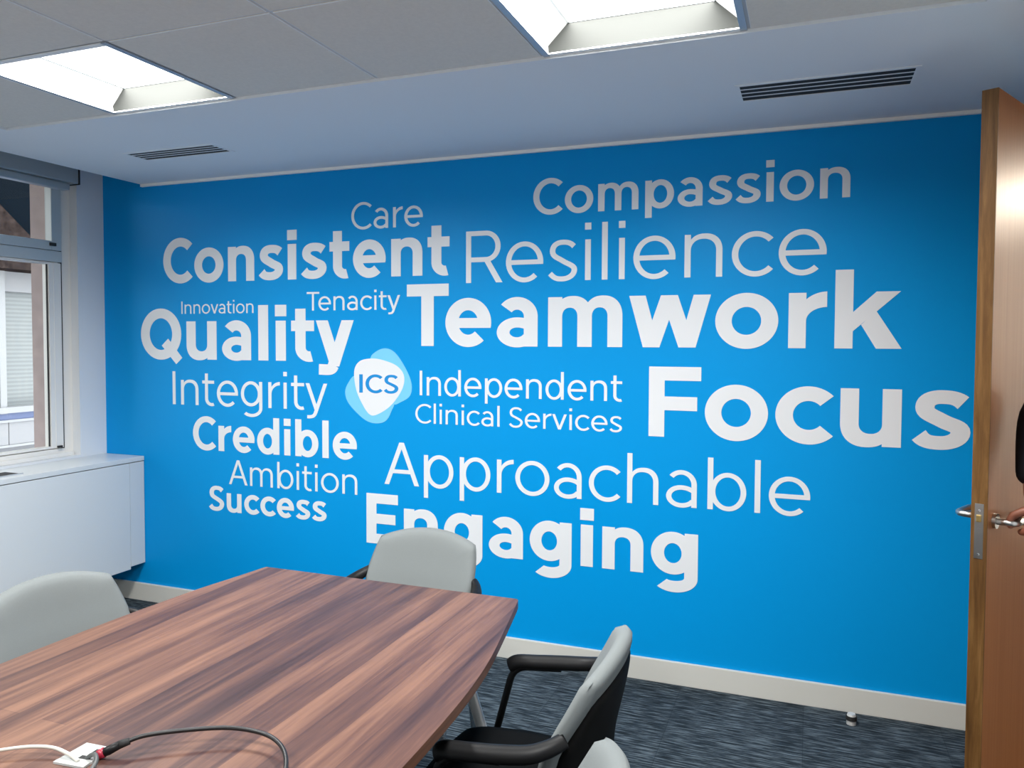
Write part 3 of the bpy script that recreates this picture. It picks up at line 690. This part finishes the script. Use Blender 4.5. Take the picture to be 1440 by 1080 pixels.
# ------------------------------------------------------------------ chairs (local front = -y)
def make_chair(label):
    t = empty('meeting_chair'); tag(t, label, 'chair', 'grey backed armchairs round the table')
    # seat cushion
    def sq(u, v, k=.5): return u*math.sqrt(max(0, 1-k*v*v/2)), v*math.sqrt(max(0, 1-k*u*u/2))
    def seat(side):
        def f(u, v):
            a, b = sq(u, v, .62); e = (1-max(abs(u), abs(v))**6)**.5
            x = a*.243; y = -.105+b*.215
            z = .458+side*.027*e+(.008*(1-(x/.24)**2) if side > 0 else 0)*e
            if y < -.22: z -= ((-.22-y)/.1)**2*.025
            return (x, y, z)
        return f
    pad(seat(1), seat(-1), 22, 22).build('seat', M['seat'], t, 'all')
    # backrest: pale padded front, black shell behind
    def cen(v):   # depth of the back centreline by height
        z = v; pts = [(.44, .082), (.52, .068), (.60, .082), (.68, .116), (.76, .154), (.85, .186)]
        for (a, p), (b, q) in zip(pts, pts[1:]):
            if z <= b: k = (z-a)/(b-a); return p+(q-p)*k
        return pts[-1][1]
    def cens(z): return sum(cen(z+d) for d in (-.04, -.02, 0, .02, .04))/5
    def hw(z):
        pts = [(.44, .158), (.50, .175), (.56, .188), (.62, .199), (.68, .207), (.74, .212), (.80, .218), (.86, .220)]
        for (a, p), (b, q) in zip(pts, pts[1:]):
            if z <= b: k = (z-a)/(b-a); return p+(q-p)*k
        return pts[-1][1]
    def back(y_off, th, grow=0, lower=0):
        def f(u, v):
            a, b = sq(u, v, .56)
            zt = .838-.0; z = .650+b*(.178+grow)+lower
            z += .012*(1-a*a)*max(0, b)
            e = (1-max(abs(u), abs(v))**9)**.5
            x = a*(hw(z)+grow)
            y = cens(z)-x*x*1.05*(1-.35*max(0, b))+y_off+th*e
            return (x, y, z)
        return f
    pad(back(0, -.028), back(0, .020), 30, 30).build('backrest', M['fabric'], t, 'all')
    def shellb(u, v):
        x, y, z = back(.014, .010, -.020, -.022)(u, v)
        e = (1-max(abs(u), abs(v))**4)**.5
        return (x, y+e*(.003+.078*max(0, (.80-z)/.36)*(1-(x/.25)**2)), z)
    pad(back(.014, 0, -.020, -.022), shellb, 26, 26).build('back_shell', M['shell'], t, 'all')
    for sx in (-1, 1):
        # padded arm running forward from the edge of the back
        path = cr([(sx*.200, .098, .694), (sx*.220, .072, .682), (sx*.236, .032, .670), (sx*.241, -.03, .662), (sx*.240, -.10, .655), (sx*.238, -.150, .650), (sx*.236, -.172, .638)], 5)
        n = len(path); rad = [(.0115+.0035*math.sin(PI*min(1, k/(n*.35))/2) if k < n-4 else .0150-.0012*(k-n+4), .016+.0035*math.sin(PI*min(1, k/(n*.5))/2)) for k in range(n)]
        MB().tube(path, rad, 14).build('armrest', M['plastic'], t, 'all')
        fr = MB().tube(fillet([(sx*.239, -.03, .648), (sx*.238, -.160, .637), (sx*.240, -.215, .43), (sx*.205, -.215, .418)], .04), .0095, 12)
        fr.build('arm_frame', M['plastic'], t, 'all')
        MB().tube(fillet([(sx*.18, -.17, .415), (sx*.236, -.205, .415), (sx*.240, -.268, .012)], .03), .0105, 12).build('leg', M['chrome'], t, 'all')
        MB().tube(fillet([(sx*.18, .05, .415), (sx*.195, .06, .415), (sx*.200, .135, .012)], .03), .0105, 12).build('leg', M['chrome'], t, 'all')
        MB().tube([(sx*.15, .03, .412), (sx*.155, .085, .45), (sx*.15, .095, .60)], .010, 10).build('back_support', M['chrome'], t, True)
        for yy in (-.269, .136):
            MB().cyl((sx*(.240 if yy < 0 else .200), yy), .014, 0, .016, 16).build('foot', M['plastic'], t, True)
    fr = MB(); fr.tube([(-.237, -.225, .375), (.237, -.225, .375)], .008, 10); fr.build('cross_bar', M['chrome'], t, True)
    fr = MB(); fr.tube([(-.18, -.17, .413), (.18, -.17, .413)], .009, 10); fr.tube([(-.18, .05, .413), (.18, .05, .413)], .009, 10)
    for sx in (-1, 1): fr.tube([(sx*.16, -.17, .413), (sx*.16, .05, .413)], .009, 10)
    fr.build('seat_frame', M['chrome'], t, True)
    return t
def kids(o): return [c for c in bpy.data.objects if c.parent == o]
def copy_thing(o, label):
    r = o.copy(); C.objects.link(r); r['label'] = label
    for ch in kids(o):
        d = ch.copy(); C.objects.link(d); d.parent = r
    return r
ch0 = make_chair('pale grey backed armchair at the far end of the table against the blue wall')
CH = [((-1.246, 2.295), 0), ((-.556, 1.690), -88), ((-.428, 1.115), -78), ((-1.825, 1.535), 84)]
LB = [None, 'pale grey backed armchair with black seat seen side on at the right of the table',
      'armchair at the lower photo edge, only the tip of its pale grey back showing',
      'pale grey backed armchair on the window side of the table']
src = ch0
for k, ((x, y), a) in enumerate(CH):
    o = ch0 if k == 0 else copy_thing(ch0, LB[k])
    o.location = (x, y, 0); o.rotation_euler = (0, 0, math.radians(a))

# ------------------------------------------------------------------ cable plate and cables on the table
pl = empty('cable_plate', (-1.237, 1.047, TZ)); tag(pl, 'small white square cable outlet plate set on the table top', 'cable outlet')
pq = [(-1.275, 1.006), (-1.276, 1.078), (-1.214, 1.082), (-1.208, 1.012)]
p_ = MB(); p_.prism([(x+1.237, y-1.047) for x, y in pq], 0, .004); p_.build('plate', M['plate'], pl)
def slot(x0, y0, x1, y1): return [(x0, y0), (x1, y0), (x1, y1), (x0, y1)]
for q in (((.001, .006), (.020, .009), (.019, .024), (.000, .020)), ((-.006, -.016), (.012, -.014), (.011, -.003), (-.007, -.006))):
    MB().prism(list(q), .0041, .0046).build('slot', M['gap'], pl)
def cable(name, pts, r, m, label, n=8):
    return tag(MB().tube(cr(pts, n), r, 10).build(name, m, None, 'all'), label, 'cable')
cab = empty('display_cable', (-1.19, 1.05, TZ)); tag(cab, 'black cable with a red ended plug looping across the table', 'cable')
off = Vector((-1.19, 1.05, TZ))
def rel(pts): return [Vector(p)-off for p in pts]
MB().tube(cr(rel([(-1.172, 1.075, .757), (-1.150, 1.098, .762), (-1.10, 1.135, .763), (-1.03, 1.176, .762), (-.965, 1.188, .760), (-.915, 1.178, .757), (-.874, 1.150, .750), (-.843, 1.10, .742), (-.835, 1.03, .7355), (-.86, .95, .7345), (-.92, .88, .7345), (-1.0, .84, .7345)]), 8), .0042, 12).build('cord', M['cable_black'], cab, 'all')
MB().tube(rel([(-1.207, 1.049, .740), (-1.196, 1.056, .745), (-1.180, 1.068, .754)]), [(.007), .0085, .0075], 14).build('plug', M['plastic'], cab, 'all')
MB().tube(rel([(-1.211, 1.046, .7385), (-1.202, 1.052, .7425)]), [.0086, .0095], 14).build('collar', M['red'], cab, 'all')
MB().tube(rel([(-1.181, 1.067, .7535), (-1.168, 1.078, .7575)]), [.0078, .0062], 14).build('strain_relief', M['rubber'], cab, 'all')
cable('white_cable', [(-1.232, 1.022, .7355), (-1.262, 1.026, .741), (-1.30, 1.023, .747), (-1.345, 1.005, .748), (-1.40, .970, .744), (-1.46, .92, .7375), (-1.52, .86, .7335), (-1.58, .78, .7335)], .0034, M['cable_white'], 'white cable running left from the outlet plate on the table')
cable('grey_cable', [(-1.226, 1.036, .735), (-1.215, 1.036, .743), (-1.196, 1.028, .750), (-1.176, 1.010, .748), (-1.168, .98, .741), (-1.172, .93, .7345), (-1.19, .86, .7345)], .0042, M['cable_grey'], 'dark grey cable curling down from the outlet plate on the table')

# ------------------------------------------------------------------ door, its furniture, door stop
E0 = Vector((.441, 2.553, 0)); DX = Vector((.454, .891, 0)).normalized(); DN = Vector((DX.y, -DX.x, 0))
TH = .042; DL = .93
th = math.atan2(DX.y, DX.x)     # local x along the leaf, local -y = right face
dr = empty('door_1', E0, th); struct(dr)
# local frame: x along leaf, y = -DN ; right face at y=-TH
lf = MB(); lf.box(.004, -TH, .006, DL, 0, 2.215, bevel=.0015); lf.build('leaf', M['door_face'], dr)
MB().box(0, -TH, .006, .0041, 0, 2.215).build('lipping', M['door_edge'], dr)
ZH = 1.0
lk = MB().box(-.0012, -TH/2-.0115, .888, .001, -TH/2+.0115, 1.046, bevel=.0005).build('lock_plate', M['steel'], dr)
MB().box(-.007, -TH/2-.006, .994, 0, -TH/2+.006, 1.014, bevel=.002).build('latch_bolt', M['brass'], lk)
MB().box(-.0016, -TH/2-.007, .905, -.001, -TH/2+.007, .975).build('dead_bolt', M['steel'], lk)
for zz in (1.026, .900): MB().tube([(-.0012, -TH/2, zz), (-.0024, -TH/2, zz)], [.004, .003], 12).build('screw', M['chrome'], lk, True)
for sd, zc in ((-1, ZH-.008), (1, ZH)):
    y0 = -TH if sd < 0 else 0
    hd = MB().tube([(.058, y0, zc), (.058, y0+sd*.009, zc)], .022, 28).build('rose', M['steel'], dr, True)
    pth = fillet([(.058, y0, zc), (.058, y0+sd*.056, zc), (.178, y0+sd*.056, zc), (.178, y0+sd*.014, zc)], .022, 6)
    MB().tube(pth, .0098, 16).build('handle', M['steel'], hd, 'all')
hg = MB()
for zz in (.25, 1.1, 1.95): hg.tube([(DL+.006, .004, zz-.05), (DL+.006, .004, zz+.05)], .007, 12)
hg.build('hinge', M['steel'], dr, True)
t = empty('door_stop', (.178, 3.312, 0)); tag(t, 'small steel and black rubber door stop on the carpet by the skirting', 'door stop')
MB().cyl((0, 0), .018, 0, .018, 24).build('base', M['silver'], t, True)
MB().cyl((0, 0), .021, .018, .034, 24).build('buffer', M['rubber'], t, True)
MB().cyl((0, 0), .017, .034, .042, 24, r2=.014).build('cap', M['silver'], t, True)

# ------------------------------------------------------------------ person holding the door handle
# frame: a along the leaf towards the hinge, o out from the right face, z up
def W3(a, o, z): return E0+DX*a+DN*(TH+o)+Vector((0, 0, z))
def skin_obj(name, nodes, edges, m, parent, roots, sub=2):
    me = bpy.data.meshes.new(name); idx = {k: i for i, k in enumerate(nodes)}
    me.from_pydata([W3(*nodes[k][0])-porg for k in nodes], [(idx[a], idx[b]) for a, b in edges], [])
    o = link(name, me, m, parent)
    md = o.modifiers.new('skin', 'SKIN'); md.use_smooth_shade = True; md.branch_smoothing = .3
    sv = me.skin_vertices[0].data
    for k in nodes:
        r = nodes[k][1]; r = r if isinstance(r, tuple) else (r, r)
        sv[idx[k]].radius = r; sv[idx[k]].use_root = k in roots
    sb_ = o.modifiers.new('subdivision', 'SUBSURF'); sb_.levels = sub; sb_.render_levels = sub
    return o
PA, PO = .47, .45      # where the person stands
porg = W3(PA, PO, 0)
pr = empty('person', porg); tag(pr, 'person in a black long sleeved top holding the door handle at the right edge', 'person')
HZ = .992              # lever height
N = {
 'pelvis': ((PA, PO, .93), (.13, .10)), 'waist': ((PA, PO, 1.06), (.125, .095)), 'chest': ((PA, PO, 1.25), (.15, .11)), 'upper': ((PA, PO, 1.38), (.11, .085)),
 'neck': ((PA-.01, PO, 1.47), .052), 'jaw': ((PA-.03, PO, 1.55), (.062, .066)), 'head': ((PA-.015, PO, 1.63), (.075, .088)), 'crown': ((PA-.005, PO, 1.71), (.058, .068)),
 'hipR': ((PA, PO-.095, .88), .085), 'kneeR': ((PA-.01, PO-.10, .49), .056), 'ankleR': ((PA+.02, PO-.10, .09), .038), 'toeR': ((PA-.13, PO-.115, .035), .030),
 'hipL': ((PA, PO+.095, .88), .085), 'kneeL': ((PA-.04, PO+.10, .49), .056), 'ankleL': ((PA-.02, PO+.10, .09), .038), 'toeL': ((PA-.17, PO+.115, .035), .030),
 'shR': ((PA-.03, PO-.19, 1.385), .056), 'elR': ((.178, .084, 1.315), .050), 'wrR': ((.105, .088, 1.095), (.034, .028)), 'paR': ((.090, .098, 1.052), (.048, .026)),
 'shL': ((PA, PO+.19, 1.385), .056), 'elL': ((PA+.03, PO+.26, 1.11), .042), 'wrL': ((PA-.04, PO+.27, .87), .028), 'paL': ((PA-.05, PO+.27, .80), (.038, .02)),
}
ED = [('pelvis', 'waist'), ('waist', 'chest'), ('chest', 'upper'), ('upper', 'neck'), ('neck', 'jaw'), ('jaw', 'head'), ('head', 'crown'),
      ('pelvis', 'hipR'), ('hipR', 'kneeR'), ('kneeR', 'ankleR'), ('ankleR', 'toeR'), ('pelvis', 'hipL'), ('hipL', 'kneeL'), ('kneeL', 'ankleL'), ('ankleL', 'toeL'),
      ('upper', 'shR'), ('shR', 'elR'), ('elR', 'wrR'), ('wrR', 'paR'), ('upper', 'shL'), ('shL', 'elL'), ('elL', 'wrL'), ('wrL', 'paL')]
BN = dict(N); BE = list(ED); roots = ['pelvis']
# right hand: four fingers over the lever and down its door side, thumb underneath
for k, (a, ln) in enumerate(((.062, 1.0), (.082, 1.06), (.102, 1.0), (.121, .86))):
    ch = [((a+.008, .106, 1.046), .0135), ((a, .076, 1.030+.002*ln), .0125), ((a-.002, .047, 1.017), .0115), ((a-.001, .038, .996), .0105), ((a+.001, .044, .980-.004*ln), .0092)]
    for j, c in enumerate(ch):
        BN['f%d%d' % (k, j)] = c
        if j: BE.append(('f%d%d' % (k, j-1), 'f%d%d' % (k, j)))
    roots.append('f%d0' % k)
ch = [((.092, .112, 1.043), .0165), ((.072, .108, 1.016), .0145), ((.068, .092, .988), .0130), ((.076, .070, .968), .0112), ((.088, .054, .964), .0095)]
for j, c in enumerate(ch):
    BN['t%d' % j] = c
    if j: BE.append(('t%d' % (j-1), 't%d' % j))
roots.append('t0')
# left hand hanging relaxed
for k, dx_ in enumerate((-.034, -.012, .010, .030)):
    ln = (.9, 1.0, .95, .78)[k]
    ch = [((PA-.05+dx_*.8, PO+.27, .79), .0095), ((PA-.056+dx_, PO+.268, .755-.01*ln), .009), ((PA-.06+dx_, PO+.258, .725-.02*ln), .0082), ((PA-.06+dx_, PO+.243, .705-.025*ln), .007)]
    for j, c in enumerate(ch):
        BN['l%d%d' % (k, j)] = c
        if j: BE.append(('l%d%d' % (k, j-1), 'l%d%d' % (k, j)))
    roots.append('l%d0' % k)
ch = [((PA-.075, PO+.265, .825), .0115), ((PA-.10, PO+.255, .795), .0105), ((PA-.107, PO+.248, .765), .008)]
for j, c in enumerate(ch):
    BN['m%d' % j] = c
    if j: BE.append(('m%d' % (j-1), 'm%d' % j))
roots.append('m0')
# nose and ears
for nm, c in (('nose', [((PA-.085, PO, 1.632), .012), ((PA-.112, PO, 1.606), .014)]), ('earR', [((PA, PO-.078, 1.64), .010), ((PA+.008, PO-.086, 1.615), .013)]), ('earL', [((PA, PO+.078, 1.64), .010), ((PA+.008, PO+.086, 1.615), .013)])):
    for j, q in enumerate(c): BN[nm+str(j)] = q
    BE.append((nm+'0', nm+'1')); roots.append(nm+'0')
skin_obj('body', BN, BE, M['skin'], pr, roots)
def grow(k, d):
    p, r = N[k]; r = r if isinstance(r, tuple) else (r, r); return (p, (r[0]+d, r[1]+d))
cu = lambda p, q, f: tuple(N[p][0][i]+(N[q][0][i]-N[p][0][i])*f for i in range(3))
TN = {k: grow(k, .013) for k in ('pelvis', 'waist', 'chest', 'upper', 'shR', 'elR', 'shL', 'elL')}
TN['neckb'] = (cu('upper', 'neck', .7), .064)
TN['pelvis'] = ((PA, PO, .90), (.15, .12))
TN['elR'] = (N['elR'][0], (.078, .078)); TN['foR'] = ((.142, .084, 1.20), (.060, .060)); TN['cuR'] = ((.107, .086, 1.092), (.050, .048)); TN['cuL'] = (cu('elL', 'wrL', .92), (.040, .038))
skin_obj('sweater', TN, [('pelvis', 'waist'), ('waist', 'chest'), ('chest', 'upper'), ('upper', 'neckb'), ('upper', 'shR'), ('shR', 'elR'), ('elR', 'foR'), ('foR', 'cuR'), ('upper', 'shL'), ('shL', 'elL'), ('elL', 'cuL')], M['top'], pr, ['pelvis'])
RN = {k: grow(k, .016) for k in ('pelvis', 'hipR', 'kneeR', 'hipL', 'kneeL')}
RN['anR'] = (cu('kneeR', 'ankleR', .97), .056); RN['anL'] = (cu('kneeL', 'ankleL', .97), .056)
skin_obj('trousers', RN, [('pelvis', 'hipR'), ('hipR', 'kneeR'), ('kneeR', 'anR'), ('pelvis', 'hipL'), ('hipL', 'kneeL'), ('kneeL', 'anL')], M['trousers'], pr, ['pelvis'])
for s_, dxx in (('R', 0), ('L', 0)):
    a_, q_ = N['ankle'+s_][0], N['toe'+s_][0]
    SN = {'h': ((a_[0]+.04, a_[1], .045), .045), 'm': ((a_[0]-.03, a_[1], .05), .047), 't': ((q_[0]-.02, q_[1], .036), (.045, .034))}
    skin_obj('shoe', SN, [('h', 'm'), ('m', 't')], M['shoe'], pr, ['m'])
HN = {'a': ((PA+.045, PO, 1.60), (.072, .075)), 'b': ((PA+.03, PO, 1.68), (.083, .085)), 'c': ((PA+.005, PO, 1.735), (.068, .072)), 'd': ((PA-.045, PO, 1.735), (.035, .05))}
skin_obj('hair', HN, [('a', 'b'), ('b', 'c'), ('c', 'd')], M['hair'], pr, ['b'])
def ball(c, r, n=10):
    mb = MB(); bmesh.ops.create_uvsphere(mb.bm, u_segments=n*2, v_segments=n, radius=r)
    for v in mb.bm.verts: v.co += W3(*c)-porg
    return mb
for sy2 in (-1, 1): ball((PA-.083, PO+sy2*.031, 1.642), .0125).build('eye', M['eye_white'], pr, 'all')
mo = MB().tube([W3(PA-.088, PO-.022, 1.566)-porg, W3(PA-.096, PO, 1.567)-porg, W3(PA-.088, PO+.022, 1.566)-porg], [.004, .007, .004], 10); mo.build('mouth', M['red'], pr, 'all')
